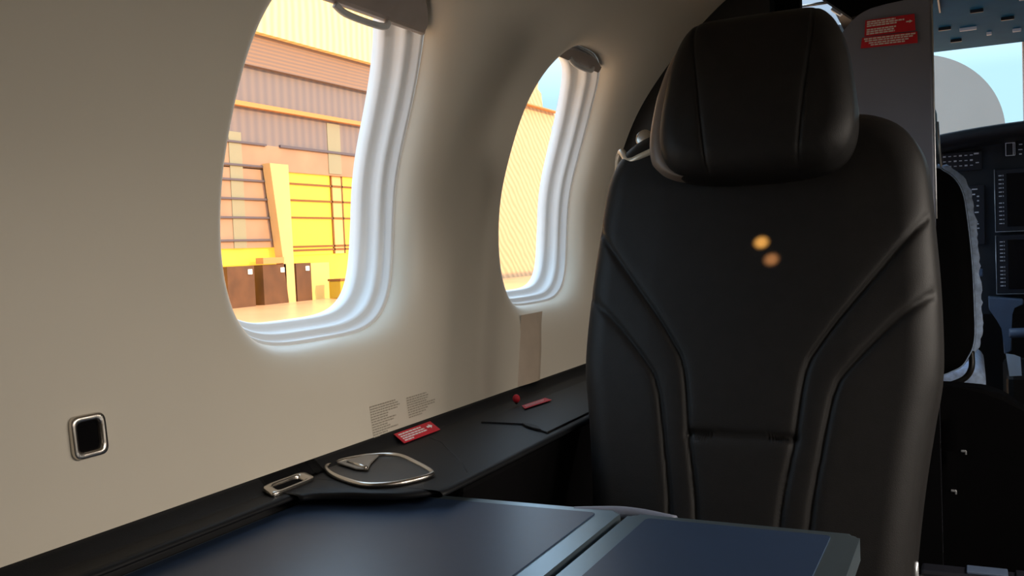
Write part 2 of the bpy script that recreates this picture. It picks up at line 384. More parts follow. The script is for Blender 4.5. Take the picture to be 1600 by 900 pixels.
# ledge outlet (near) : bezel + slot
def bezel(root, corners, w, h, nrm, m_in, inner=.62):
    """rounded-corner frame from four corners, thickness h along nrm"""
    c = sum((Vector(p) for p in corners), Vector()) / 4; nrm = Vector(nrm)
    def rr(k, lift, rad=.22):
        out = []
        P = [c + (Vector(p) - c) * k + nrm * lift for p in corners]
        for i in range(4):
            a, b, d = P[i - 1], P[i], P[(i + 1) % 4]
            for t in np.linspace(0, 1, 6):
                p0 = b + (a - b) * rad; p2 = b + (d - b) * rad
                out.append(p0 * (1 - t) ** 2 + b * 2 * t * (1 - t) + p2 * t * t)
        return out
    rings = [rr(1, 0), rr(1, h * .7), rr(.96, h), rr(inner + .10, h), rr(inner + .04, h * .6), rr(inner, -h * .4)]
    V = [p for r in rings for p in r]; n = len(rings[0]); F = []
    for k in range(len(rings) - 1):
        for i in range(n): F.append((k * n + i, k * n + (i + 1) % n, (k + 1) * n + (i + 1) % n, (k + 1) * n + i))
    a = off(mesh('bezel', V, F, 'chrome', None, True), root)
    P = rr(inner + .02, -h * .3); b = rr(inner + .02, -h * .05)
    off(mesh('socket', b + [c - nrm * h * .05], [(i, (i + 1) % n, n) for i in range(n)], m_in), root)
out1 = thing('ledge_outlet', 'slim nickel-framed rectangular outlet set flat in the ledge edge near the cup holder', 'outlet', (-.67, .785, -.25))
cor = [(-.686, .758, -.2465), (-.686, .828, -.2465), (-.663, .822, -.2506), (-.660, .748, -.2506)]
bezel(out1, cor, .01, .004, (.2, 0, .98), 'black_deep')
out2 = thing('wall_outlet', 'small square nickel-framed socket in the cream wall left of the near window', 'outlet', (-.705, .56, -.15))
cor = [wp(.544, -.131, -.0006), wp(.5795, -.131, -.0006), wp(.5795, -.169, -.0006), wp(.544, -.169, -.0006)]
bezel(out2, cor, .01, .0045, (1, 0, 0), 'black_deep', inner=.64)

# ------------------------------------------------------------------ printed notices and red placards
def lines_on(fn, rows, m, parent, name, h, th=.0004, word=.006):
    """rows: list of (u0,u1,v); fn(u,v,lift)->point; each row broken into word-like dashes"""
    bm = bmesh.new()
    for u0, u1, v in rows:
        u = u0; sgn = 1
        while u < u1 - .001:
            w = min(word * random.uniform(.5, 1.3), u1 - u)
            q = [bm.verts.new(fn(*a)) for a in ((u, v, th), (u + w, v, th), (u + w, v + h, th), (u, v + h, th))]
            bm.faces.new(q); u += w + word * .18
    return bm_obj(name, bm, m, parent)
def wfn(u, v, l): return wp(u, v, -l - .0004)
def notice(label, y0, zt, widths, dz, slope=0):
    bm_rows = [(y0, y0 + w, zt - i * dz + slope * 0) for i, w in enumerate(widths)]
    o = lines_on(wfn, bm_rows, 'grey_ink', None, 'printed_notice', dz * .55)
    return tag(o, label, 'notice', 'small grey notices printed on the wall')
notice('taller block of small grey print on the cream wall above the red placard', .982, -.1985,
       [.060, .066, .068, .062, .040, .038, .056, .050, .036, .040, .058, .034, .014], .0033)
notice('shorter block of small grey print on the cream wall, the one farther forward', 1.068, -.2010,
       [.052, .056, .054, .050, .074, .072, .052, .046, .034], .0033)
# red placard on the ledge lip, near
def placard(name, label, corners, rows, arrow, parent_loc, inkh, word=.006, ink='white_ink', group='red exit placards'):
    root = thing(name, label, 'placard', parent_loc, group)
    a, b, c, d = [Vector(p) for p in corners]      # top-left, top-right, bottom-right, bottom-left
    n = (b - a).cross(d - a).normalized()
    if n.dot(Vector((0, 0, 0)) - a) < 0: n = -n
    th = .0008
    off(prism('backing', [tuple(p) for p in (a, b, c, d)], tuple(n * th), 'red'), root)
    def fn(u, v, l):
        return tuple(a + (b - a) * u + (d - a) * v + n * (th + .0003))
    H = (d - a).length; Wd = (b - a).length
    bm = bmesh.new()
    for u0, u1, v, hh in rows:
        u = u0
        while u < u1 - .004:
            w = min(word / Wd * random.uniform(.6, 1.4), u1 - u)
            bm.faces.new([bm.verts.new(fn(*q)) for q in ((u, v, 0), (u + w, v, 0), (u + w, v + hh, 0), (u, v + hh, 0))]); u += w + .012
    off(bm_obj('lettering', bm, ink), root)
    if arrow:
        u0, u1, v, s = arrow
        bm = bmesh.new()
        for q in ([(u0, v - s * .4), (u0 + (u1 - u0) * .5, v - s * .4), (u0 + (u1 - u0) * .5, v + s * .4), (u0, v + s * .4)], [(u0 + (u1 - u0) * .5, v - s), (u1, v), (u0 + (u1 - u0) * .5, v + s)]):
            bm.faces.new([bm.verts.new(fn(x, y, 0)) for x, y in q])
        off(bm_obj('arrow', bm, 'white_ink'), root)
    return root
placard('red_placard', 'small red placard with white arrow on the dark ledge below the grey notices',
        [(-.6900, 1.020, -.2400), (-.6900, 1.112, -.2400), (-.669, 1.104, -.2490), (-.669, 1.012, -.2490)],
        [(.06, .66, .16, .12), (.06, .70, .38, .12), (.06, .72, .58, .12), (.06, .3, .78, .12)], (.78, .93, .42, .22), (-.68, 1.08, -.25), .1)
placard('red_placard', 'thin red placard lying flat on the ledge lid right beside the window seat',
        [(-.632, 1.290, -.2462), (-.626, 1.365, -.2462), (-.608, 1.350, -.2462), (-.616, 1.268, -.2462)],
        [(.08, .9, .25, .14), (.08, .85, .55, .14)], None, (-.64, 1.36, -.25), .1, ink='pink_ink')
lev = thing('release_knob', 'tiny round red release knob on the ledge beside the thin red placard', 'knob', (-.651, 1.31, -.248))
for nm, zc, r in (('stem', -.244, .003), ('cap', -.2385, .0060)):
    bm = bmesh.new(); bmesh.ops.create_uvsphere(bm, u_segments=16, v_segments=10, radius=r)
    for v in bm.verts: v.co = Vector((v.co.x, v.co.y, v.co.z * 1.15)) + Vector((-.651, 1.31, zc))
    off(bm_obj(nm, bm, 'red' if nm == 'cap' else 'black', None, True), lev)

# ------------------------------------------------------------------ folding table
tab = thing('folding_table', 'dark two-leaf folding table with bright metallic rims standing open before the seat', 'table', (-.35, .6, -.85))
def leaf(name, x0, x1, y0, y1, zt, th, rad, m, bev=.004, slant=0., seg=3):
    pts = []
    for (cx_, cy_, a0) in ((x1 - rad, y1 - rad, 0), (x0 + rad, y1 - rad, 90), (x0 + rad, y0 + rad, 180), (x1 - rad, y0 + rad, 270)):
        for t in np.linspace(0, 90, 7):
            a = math.radians(a0 + t); x = cx_ + rad * math.cos(a); y = cy_ + rad * math.sin(a); pts.append((x, y + slant * (x - x0), zt))
    bm = bmesh.new(); a = [bm.verts.new(p) for p in pts]; b = [bm.verts.new((p[0], p[1], p[2] - th)) for p in pts]; n = len(pts)
    ft = bm.faces.new(a); bm.faces.new(b[::-1])
    for i in range(n): bm.faces.new((a[i], b[i], b[(i + 1) % n], a[(i + 1) % n]))
    bmesh.ops.bevel(bm, geom=list(ft.edges), offset=bev, segments=seg, profile=.5, affect='EDGES')
    return bm_obj(name, bm, m, None, False)
L1 = off(leaf('leaf', -.665, -.3200, .12, .868, -.2695, .020, .010, 'table_rim', .0045, 0.02), tab)
off(leaf('inlay', -.660, -.343, .13, .852, -.2682, .002, .004, 'table', .0006, 0.02), tab)
L2 = off(leaf('leaf', -.3105, -.094, .12, .870, -.2695, .020, .010, 'table_rim', .0045, 0.0), tab)
off(leaf('inlay', -.289, -.118, .13, .856, -.2682, .002, .004, 'table', .0006, 0.0), tab)
off(box('hinge', (-.315, .50, -.287), (.03, .70, .014), 'black', bev=.003), tab)
# rounded hinge cap at the far end of the fold
pts = spline([(-.372, .872, -.2745), (-.350, .877, -.2735), (-.325, .881, -.2725), (-.300, .880, -.2730), (-.266, .873, -.2745)], 6)
off(tube('hinge_cap', pts, .006, 'bulk', n=12), tab)
off(box('support_arm', (-.40, .55, -.32), (.03, .46, .05), 'black', bev=.006), tab)
off(prism('support_bracket', [(-.55, .45, -.345), (-.36, .45, -.345), (-.36, .45, -.292), (-.64, .45, -.292), (-.64, .45, -.34)], (0, .06, 0), 'black', bev=.004), tab)
off(box('side_mount', (-.648, .50, -.57), (.03, .3, .54), 'black', bev=.006), tab)

# ------------------------------------------------------------------ the cabin seat
SX = -.263
seat = thing('cabin_seat', 'black leather aft-facing cabin seat with curved V-shaped seams and separate headrest', 'seat', (SX, 1.3, FLOOR))
def sdist(P, A, B):
    AB = B - A; t = np.clip(((P - A) @ AB) / (AB @ AB), 0, 1); return np.linalg.norm(P - (A + t[:, None] * AB), axis=1)
def pillow(name, half, ctr, rim, T, T_back, seams, m, plane, parent, groove=.0048, gw=.0030, rings=90, N=420, crown=0., top_sag=0., back_m=None):
    """half: [(z, halfwidth)] top to bottom, mirrored; front relief = rounded rim + creases along seams"""
    R = [np.array((w, z)) for z, w in half]
    Lf = [np.array((-w, z)) for z, w in half[::-1]]
    out = spline([tuple(p) for p in R + Lf], 14, True)
    out = np.array(out); seglen = np.r_[0, np.cumsum(np.linalg.norm(np.diff(np.vstack([out, out[:1]]), axis=0), axis=1))]
    s = np.linspace(0, seglen[-1], N, endpoint=False); closed = np.vstack([out, out[:1]])
    O = np.c_[np.interp(s, seglen, closed[:, 0]), np.interp(s, seglen, closed[:, 1])]
    c = np.array(ctr); pts = []
    ks = 1 - (np.linspace(0, 1, rings) ** 1.25)
    for k in ks[:-1]: pts.append(c + (O - c) * k)
    P = np.vstack(pts + [c[None]])
    D = np.full(len(P), 9.)
    for i in range(0, N, 2):
        D = np.minimum(D, sdist(P, O[i], O[(i + 2) % N]))
    D[:N] = 0
    t = np.clip(D / rim, 0, 1); h = T * np.sqrt(np.clip(1 - (1 - t) ** 2, 0, 1))
    h += crown * (1 - ((P[:, 0] - c[0]) / .24) ** 2)* np.clip(D / .1, 0, 1)
    for sm in seams:
        d = np.full(len(P), 9.); q = [np.array(a, float) for a in sm]
        for a, b in zip(q[:-1], q[1:]): d = np.minimum(d, sdist(P, a, b))
        fade = np.clip(D / .006, 0, 1)
        h -= fade * (groove * np.exp(-(d / gw) ** 2) + groove * .35 * np.exp(-(d / (gw * 3.0)) ** 2))
    n = len(P); V = [plane(p[0], p[1], hh) for p, hh in zip(P, h)]; F = []
    for k in range(rings - 2):
        for i in range(N): F.append((k * N + i, k * N + (i + 1) % N, (k + 1) * N + (i + 1) % N, (k + 1) * N + i))
    for i in range(N): F.append(((rings - 2) * N + i, (rings - 2) * N + (i + 1) % N, n - 1))
    # shell behind
    base = len(V); prev0 = 0
    br = [(1.012, -.25), (1.005, -.6), (.97, -.85), (.88, -1.0), (.5, -1.0)]
    for k, dd in br:
        for i in range(N):
            p = c + (O[i] - c) * k; V.append(plane(p[0], p[1], dd * T_back))
    V.append(plane(c[0], c[1], -T_back))
    for i in range(N): F.append((i, (i + 1) % N, base + (i + 1) % N, base + i))
    for k in range(len(br) - 1):
        for i in range(N): F.append((base + k * N + i, base + k * N + (i + 1) % N, base + (k + 1) * N + (i + 1) % N, base + (k + 1) * N + i))
    for i in range(N): F.append((base + (len(br) - 1) * N + i, base + (len(br) - 1) * N + (i + 1) % N, len(V) - 1))
    return off(mesh(name, V, F, m, None, True), parent)
def plane_seat(u, v, h): return (SX + u, 1.27 + .33 * v - h * .95, v + h * .31)
def plane_head(u, v, h): return (SX + u + .008, 1.20 + .33 * v - h * .95, v + h * .31)
def mir(L): return [(-a, b) for a, b in L]
s1 = [(.222, .024), (.218, .016), (.171, -.044), (.118, -.110), (.090, -.150), (.080, -.168), (.073, -.198), (.0655, -.26), (.052, -.34), (.045, -.45), (.042, -.56)]
s2 = [(.230, -.074), (.219, -.083), (.173, -.122), (.124, -.176), (.112, -.198), (.105, -.225), (.098, -.265), (.087, -.335), (.078, -.45), (.074, -.56)]
hs = [(-.0655, -.257), (0, -.259), (.0655, -.257)]
s1 = [tuple(p) for p in spline(s1, 4)]; s2 = [tuple(p) for p in spline(s2, 4)]
back_half = [(.158, .05), (.156, .125), (.148, .160), (.132, .186), (.108, .203), (.080, .2125), (.040, .217), (.0, .220), (-.06, .2245), (-.13, .227), (-.18, .2255), (-.23, .217), (-.30, .206), (-.38, .197), (-.47, .190), (-.54, .180), (-.575, .150), (-.585, .06)]
pillow('backrest', back_half, (0, -.18), .038, .034, .075, [s1, mir(s1), s2, mir(s2), hs], 'leather', plane_seat, seat, crown=.006)
head_half = [(.298, .035), (.296, .076), (.284, .095), (.262, .108), (.235, .116), (.20, .122), (.165, .126), (.135, .126), (.112, .120), (.096, .108), (.085, .085), (.079, .035)]
h1 = [(-.077, .305), (-.079, .255), (-.066, .17), (-.052, .07)]; h2 = [(.077, .305), (.077, .255), (.068, .17), (.060, .07)]
pillow('headrest', head_half, (0, .19), .030, .030, .055, [spline([tuple(p) for p in h], 6) for h in (h1, h2)], 'leather', plane_head, seat, groove=.0030, gw=.0022, rings=70, N=320, crown=.012)
# pale band on the headrest's left: its colour stands in for grazing sheen
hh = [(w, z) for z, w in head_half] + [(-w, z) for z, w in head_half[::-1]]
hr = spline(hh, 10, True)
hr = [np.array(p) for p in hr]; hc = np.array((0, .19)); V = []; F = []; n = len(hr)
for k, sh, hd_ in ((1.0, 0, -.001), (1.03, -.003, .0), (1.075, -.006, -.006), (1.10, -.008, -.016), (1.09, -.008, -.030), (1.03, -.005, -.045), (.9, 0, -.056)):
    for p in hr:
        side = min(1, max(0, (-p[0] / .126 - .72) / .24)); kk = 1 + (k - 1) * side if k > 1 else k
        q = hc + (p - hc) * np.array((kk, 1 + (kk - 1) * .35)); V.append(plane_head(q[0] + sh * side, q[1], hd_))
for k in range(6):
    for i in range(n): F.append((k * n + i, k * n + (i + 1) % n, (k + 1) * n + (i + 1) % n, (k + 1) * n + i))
off(mesh('headrest_sheen_band', V, F, 'sheen_leather', None, True), seat)
for sx in (-1, 1):
    off(tube('headrest_post', [(SX + sx * .05, 1.295, .02), (SX + sx * .05, 1.325, .14), (SX + sx * .05, 1.335, .26)], .007, 'chrome'), seat)
# metal trim hooked over the window-side shoulder, belt guide wheel behind it
tr = [plane_seat(-.210, .112, -.020), plane_seat(-.206, .126, -.008), plane_seat(-.200, .134, .000), plane_seat(-.193, .128, .010), plane_seat(-.182, .1135, .022), plane_seat(-.171, .108, .029), plane_seat(-.155, .112, .033), plane_seat(-.120, .124, .035), plane_seat(-.09, .134, .035)]
off(tube('shoulder_trim', spline(tr, 5), .0052, 'trim', n=10), seat)
bm = bmesh.new(); bmesh.ops.create_cone(bm, cap_ends=True, segments=32, radius1=.0135, radius2=.0135, depth=.016)
bmesh.ops.bevel(bm, geom=[e for e in bm.edges if len(e.link_faces) == 2], offset=.004, segments=3, profile=.5, affect='EDGES')
for v in bm.verts: v.co = Matrix.Rotation(math.radians(80), 3, 'X') @ v.co + Vector((-.425, 1.315, .150))
off(bm_obj('belt_guide', bm, 'chrome', None, True), seat)
off(box('belt_guide_mount', (-.410, 1.335, .143), (.05, .03, .03), 'black', bev=.006), seat)
# cushion, under-seat frame and armrests (below the table)
off(box('seat_cushion', (SX, .985, -.475), (.46, .50, .12), 'leather', bev=.035, seg=5, smooth=True), seat)
off(box('seat_skirt', (SX, 1.02, -.60), (.43, .46, .14), 'leather_side', bev=.015, seg=3), seat)
off(prism('pedestal', [(SX - .15, .86, -.67), (SX + .15, .86, -.67), (SX + .17, .86, -.848), (SX - .17, .86, -.848)], (0, .36, 0), 'black', bev=.01), seat)
off(box('armrest', (-.052, .97, -.450), (.045, .30, .04), 'leather_side', bev=.014, seg=4, smooth=True), seat)
off(tube('armrest_trim', [(-.0665, 1.15, -.382), (-.0665, 1.15, -.40), (-.066, 1.14, -.44), (-.062, 1.10, -.455)], .0040, 'edge'), seat)

# ------------------------------------------------------------------ forward bulkhead (black divider) and charcoal partition
pz = np.linspace(-.85, .625, 60); P = [(px_(z) - .006, 1.95, z) for z in pz if px_(z) < -.30] + [(-.300, 1.95, .60), (-.300, 1.95, -.85)]
struct(prism('wall_front', P, (0, .03, 0), 'black_deep'))
part = thing('charcoal_partition', 'charcoal grey partition panel behind the seat with two red placards', 'partition', (-.15, 1.8, -.85))
P = [(-.058, 1.8, FLOOR)] + [(-.058, 1.8, z) for z in (.2, .50)] + [(-.058, 1.8, .60), (-.135, 1.8, .60)]
arc = spline([(-.150, 1.8, .445), (-.170, 1.8, .425), (-.190, 1.8, .400), (-.206, 1.8, .375), (-.222, 1.8, .33), (-.235, 1.8, .25)], 4)
P = [(-.058, 1.8, FLOOR), (-.058, 1.8, .408), (-.09, 1.8, .407), (-.13, 1.8, .404)] + [tuple(p) for p in spline([(-.150, 1.8, .402), (-.175, 1.8, .392), (-.198, 1.8, .372), (-.216, 1.8, .34), (-.228, 1.8, .28)], 4)] + [(-.24, 1.8, .1), (-.24, 1.8, FLOOR)]
off(prism('panel', P, (0, .035, 0), 'bulk', bev=.004), part)
off(box('added_dark_sheet', (-.149, 1.7955, -.50), (.184, .008, .68), 'black_deep', bev=.002), part)  # dark sheet added to blacken the lower part of the partition
off(tube('edge_trim', [(-.0565, 1.806, z) for z in np.linspace(.02, .41, 12)], .0022, 'edge'), part)
hd = prism('upper_surround', [(-.245, 1.812, .44), (-.19, 1.812, .392), (-.15, 1.812, .398), (-.055, 1.812, .404), (-.055, 1.812, .60), (-.245, 1.812, .60)], (0, .04, 0), 'black_deep'); off(hd, part)
placard('red_placard', 'upper red placard with white arrow on the charcoal partition',
        [(-.1645, 1.797, .3795), (-.0835, 1.797, .3795), (-.0825, 1.797, .3505), (-.1665, 1.797, .3510)],
        [(.04, .62, .08, .09), (.04, .80, .21, .09), (.04, .66, .34, .09), (.04, .64, .56, .09), (.04, .60, .69, .09), (.04, .62, .82, .09)], (.84, .97, .42, .10), (-.124, 1.8, .365), .1, ink='white_ink')
placard('red_placard', 'lower, slightly wider red placard on the charcoal partition',
        [(-.1705, 1.797, .3495), (-.0795, 1.797, .3485), (-.0795, 1.797, .3285), (-.1735, 1.797, .3310)],
        [(.04, .97, .10, .13), (.06, .93, .30, .13), (.14, .86, .52, .13), (.18, .80, .72, .13)], None, (-.124, 1.8, .34), .1)

# ------------------------------------------------------------------ cockpit shell
struct(mesh('wall_cockpit', *(lambda: (
    [(-.72, 1.9, -.9), (-.72, 1.9, .02), (-.60, 3.1, .02), (-.60, 3.1, -.9)], [(0, 1, 2, 3)]))(), 'black'))
struct(mesh('wall_cockpit_right', [(.84, 1.75, -.9), (.84, 1.75, .68), (.70, 3.1, .62), (.70, 3.1, -.9)], [(0, 1, 2, 3)], 'black'))
struct(mesh('wall_nose', [(-.62, 3.2, -.9), (.72, 3.2, -.9), (.72, 3.2, .12), (-.62, 3.2, .12)], [(0, 1, 2, 3)], 'black'))
struct(mesh('ceiling', [(-.33, 1.75, .66), (.86, 1.75, .66), (.74, 3.02, .60), (-.33, 3.02, .60)], [(0, 1, 2, 3)], 'black'))
struct(box('trim_3', (-.52, 2.0, .40), (.34, .2, .5), 'black'))
# windshield: header, centre post, pane
ws = struct(box('window_7', (.055, 2.99, .576), (1.3, .05, .10), 'black', bev=.006))
def wbox(name, c, s, m, parent, **k): return off(box(name, c, s, m, **k), parent)
wbox('centre_post', (.152, 3.0, .38), (.034, .06, .34), mat('rosy_grey_post', (.36, .30, .32), .5), ws, bev=.006)
wbox('side_post', (-.60, 3.0, .30), (.05, .06, .5), 'black', ws, bev=.006)
wbox('side_post', (.70, 3.0, .30), (.05, .06, .5), 'black', ws, bev=.006)
off(mesh('pane', [(-.58, 3.03, .2), (.68, 3.03, .2), (.68, 3.0, .52), (-.58, 3.0, .52)], [(0, 1, 2, 3)], 'pane'), ws)
# overhead panel, sloping down to the header
ov = thing('overhead_panel', 'dark blue-grey overhead switch panel above the windshield', 'panel', (.1, 2.6, .55))
a, b = Vector((-.30, 2.05, .60)), Vector((-.30, 2.965, .505))
off(prism('panel', [(-.14, 2.05, .585), (-.14, 2.965, .5085), (-.14, 2.965, .53), (-.14, 2.05, .63)], (.55, 0, 0), 'overhead', bev=.003), ov)
def ovp(x, y): return (x, y, .585 - (y - 2.05) * (.0765 / .915) - .004)
for k, (x, y, sx, sy) in enumerate([(-.055, 2.72, .030, .008), (.0, 2.75, .04, .010), (.02, 2.60, .030, .006), (.05, 2.82, .012, .012), (.09, 2.70, .03, .008), (.115, 2.82, .02, .01), (-.03, 2.85, .028, .008), (.125, 2.55, .03, .01), (.06, 2.5, .02, .01)]):
    off(box('switch', ovp(x, y), (sx, sy, .008), 'legend' if k % 2 else 'bezel', bev=.0015), ov)
off(box('panel_rib', (-.062, 2.5, .543), (.004, .8, .006), 'bezel'), ov)
# added tinted pane dimming the side window, with a pale strut, above the headrest
vz = thing('added_side_window_pane', 'pale blue-grey tinted pane added for the side window, glimpsed in the gap above the headrest', 'added_pane', (-.4, 2.5, .6))
off(prism('added_tinted_pane', [(-.56, 2.5, .50), (-.29, 2.5, .50), (-.29, 2.5, .66), (-.56, 2.5, .66)], (0, .012, .0), 'added_pane', bev=.004), vz)
off(tube('added_pane_rod', [(-.56, 2.494, .585), (-.29, 2.494, .585)], .004, 'chrome'), vz)
so = tag(prism('white_strut', [(-.262, 2.1, .477), (-.243, 2.1, .462), (-.190, 2.1, .512), (-.209, 2.1, .527)], (0, .02, 0), 'white', bev=.002), 'short white diagonal strut above the headrest beside the partition', 'strut')

# ------------------------------------------------------------------ pilot seat with sheepskin
pil = thing('pilot_seat', 'black pilot seat seen from behind with a pale sheepskin cover, beyond the partition', 'seat', (-.22, 2.05, FLOOR))
def plane_p(u, v, h): return (-.225 + u, 2.06 + .10 * v - h, v)
def plane_f(u, v, h): return (-.222 + u, 2.125 + .10 * v + h, v)
ph = [(.128, .06), (.126, .155), (.118, .175), (.100, .195), (.070, .209), (.02, .216), (-.06, .2225), (-.15, .225), (-.215, .2245), (-.25, .214), (-.278, .190), (-.295, .12)]
pillow('backrest', ph, (0, -.1), .03, .022, .03, [], 'black_deep', plane_p, pil, rings=24, N=200)
fh = [(z + .006, w + .009) for z, w in ph]
fl = pillow('sheepskin_back', fh, (0, -.1), .02, .04, .012, [], 'fleece', plane_f, pil, rings=24, N=200)
tx = bpy.data.textures.new('fleece_noise', 'CLOUDS'); tx.noise_scale = .012
md = fl.modifiers.new('fleece', 'DISPLACE'); md.texture = tx; md.strength = .012; md.mid_level = .5
off(tube('back_piping', [plane_p(p[0] * 1.003, -.1 + (p[1] + .1) * 1.003, 0) for p in spline([(w, z) for z, w in ph] + [(-w, z) for z, w in ph[::-1]], 8, True)], .0013, 'fleece', closed=True, n=6), pil)
off(tube('headrest_edge_glint', [(-.0575, 2.05, .215), (-.0560, 2.05, .17), (-.053, 2.05, .125)], .0022, 'edge'), pil)  # pale tube added as the light catching the headrest's edge
off(box('headrest', (-.165, 2.07, .185), (.212, .05, .13), 'black', bev=.018, seg=4, smooth=True), pil)
cu = off(box('sheepskin_cushion', (-.18, 2.34, -.335), (.40, .42, .095), 'fleece', bev=.03, seg=5, smooth=True), pil)
off(box('seat_base', (-.20, 2.34, -.53), (.34, .34, .30), 'black', bev=.02), pil)
off(box('seat_rail', (-.20, 2.34, -.735), (.24, .30, .10), 'black', bev=.01), pil)
off(tube('belt_loop', spline([(-.12, 2.06, -.325), (-.075, 2.05, -.318), (-.045, 2.05, -.311), (-.018, 2.05, -.297), (-.006, 2.05, -.275), (-.006, 2.06, -.245)], 6), .0058, 'black'), pil)
# belt straps with small metal fittings hanging below
for k, (x, z, lb) in enumerate([(-.022, -.412, 'upper small bright belt fitting hanging in the dark footwell beside the seat'), (-.040, -.488, 'lower small bright belt fitting hanging in the dark footwell beside the seat')]):
    bt = thing('seat_belt_fitting', lb, 'belt fitting', (x, 1.9, z), 'belt fittings in the footwell')
    off(box('strap', (x - .002, 1.905, z + .035), (.016, .003, .075), 'black_deep'), bt)
    off(box('tongue', (x, 1.9, z), (.009, .004, .004), 'edge', bev=.001), bt)
    off(box('tongue_tip', (x + .004, 1.9, z - .003), (.003, .004, .007), 'edge', bev=.0008), bt)

# ------------------------------------------------------------------ instrument panel
ip = thing('instrument_panel', 'dark cockpit instrument panel with curved glareshield, switch rows and two displays', 'instrument panel', (.06, 2.9, FLOOR))
arc = [(x, .278 - .25 * (x - .20) ** 2 * (1 if x < .2 else .6)) for x in np.linspace(-.56, .66, 30)]
V = []; F = []
for x, z in arc:
    V += [(x, 2.78, z - .030), (x, 2.77, z - .012), (x, 2.785, z - .002), (x, 2.83, z), (x, 3.12, z - .02), (x, 3.12, z - .06), (x, 2.82, z - .04)]
for i in range(len(arc) - 1):
    for j in range(7): F.append((i * 7 + j, i * 7 + (j + 1) % 7, (i + 1) * 7 + (j + 1) % 7, (i + 1) * 7 + j))
F += [tuple(range(7)), tuple(range((len(arc) - 1) * 7, len(arc) * 7))]
off(mesh('glareshield', V, F, 'cockpit', None, True), ip)
off(prism('panel_face', [(x, 2.90, z - .045) for x, z in arc] + [(.66, 2.90, -.24), (-.56, 2.90, -.24)], (0, .06, 0), 'cockpit'), ip)
# switch strip, upper left
off(box('switch_panel', (-.022, 2.893, .188), (.098, .012, .052), 'bezel', bev=.002), ip)
bm = bmesh.new()
for r_, z in enumerate((.203, .189, .175)):
    for c_ in range(6):
        add_box(bm, (-.066 + c_ * .0135, 2.886, z), (.007, .004, .0022 if (r_ + c_) % 3 else .004))
add_box(bm, (.014, 2.886, .206), (.012, .004, .004)); add_box(bm, (.016, 2.886, .181), (.008, .004, .003))
off(bm_obj('switch_legends', bm, 'legend'), ip)
off(box('radio_panel', (.012, 2.893, .037), (.040, .014, .165), 'bezel', bev=.002), ip)
for z, x, w in [(.108, .008, .014), (.094, .004, .01), (.088, .016, .006), (.076, .001, .004), (.076, .016, .005), (.062, .001, .004), (.062, .015, .006), (.044, .012, .010), (.020, .004, .012), (.012, .014, .005), (.0, .014, .008), (-.028, .004, .005)]:
    off(box('radio_key', (x, 2.885, z), (w, .004, .0035), 'legend'), ip)
off(box('annunciator', (.097, 2.8935, .211), (.024, .008, .034), 'bezel', bev=.001), ip)
bm = bmesh.new()
for c_, s_ in (((.086, 2.887, .211), (.0016, .003, .034)), ((.104, 2.887, .211), (.0016, .003, .034)), ((.108, 2.887, .211), (.0012, .003, .034)), ((.097, 2.887, .228), (.022, .003, .0016)), ((.097, 2.887, .194), (.022, .003, .0016)), ((.122, 2.887, .222), (.008, .003, .002)), ((.121, 2.887, .208), (.010, .003, .002)), ((.121, 2.887, .196), (.006, .003, .003))):
    add_box(bm, c_, s_)
off(bm_obj('annunciator_marks', bm, 'legend'), ip)
def display(zt, zb, x0=.057, x1=.275):
    d = off(box('display', ((x0 + x1) / 2, 2.885, (zt + zb) / 2), (x1 - x0, .03, zt - zb), 'bezel', bev=.003), ip)
    sc = off(box('screen', ((x0 + x1) / 2 + .006, 2.869, (zt + zb) / 2), (x1 - x0 - .046, .004, zt - zb - .026), 'screen'), ip)
    sc.parent = d; sc.matrix_parent_inverse = Matrix()
    bm = bmesh.new(); n = 12; 
    for i in range(n):
        z = zt - .018 - (zt - zb - .040) * (i + (.7 if i > 5 else 0)) / (n - .3)
        add_box(bm, (x0 + .0135, 2.868, z), (.0075, .006, .0024)); add_box(bm, (x0 + .0205, 2.868, z), (.0016, .004, .0036))
    k = off(bm_obj('bezel_keys', bm, 'legend'), ip); k.parent = d; k.matrix_parent_inverse = Matrix()
    e = off(tube('bezel_edge', [(x0, 2.868, zt), (x0, 2.868, zb), (x1, 2.868, zb)], .0014, 'edge'), ip); e.parent = d; e.matrix_parent_inverse = Matrix()
display(.158, -.012); display(-.022, -.182)
# throttle console
con = thing('centre_console', 'blue-grey throttle console bracket below the displays', 'console', (.09, 2.8, FLOOR))
off(prism('bracket', [(.036, 2.84, -.188), (.120, 2.84, -.196), (.120, 2.84, -.210), (.096, 2.84, -.216), (.090, 2.84, -.235), (.090, 2.84, -.335), (.072, 2.84, -.345), (.070, 2.84, -.275), (.037, 2.84, -.222)], (0, .05, 0), 'console', bev=.003), con)
off(box('pedestal', (.20, 2.78, -.61), (.26, .34, .49), 'black', bev=.015), con)
off(tube('throttle_grip', [(.083, 2.80, -.283), (.086, 2.80, -.283), (.17, 2.80, -.279)], [.010, .013, .013], 'console', n=16), con)
off(tube('throttle_stem', [(.13, 2.80, -.285), (.13, 2.81, -.38)], .008, 'black', n=10), con)
off(box('control_knob', (.018, 2.86, -.122), (.014, .03, .022), 'console', bev=.004), con)
off(box('console_edge', (.15, 2.62, -.432), (.22, .012, .006), 'edge', bev=.001), con)
cd = tag(prism('checklist_card', [(.069, 2.60, -.3135), (.088, 2.60, -.3165), (.101, 2.60, -.322), (.103, 2.60, -.368), (.076, 2.60, -.370)], (0, .004, 0), 'tablet'), 'pale blue checklist card clipped upright on the dark centre console', 'card')
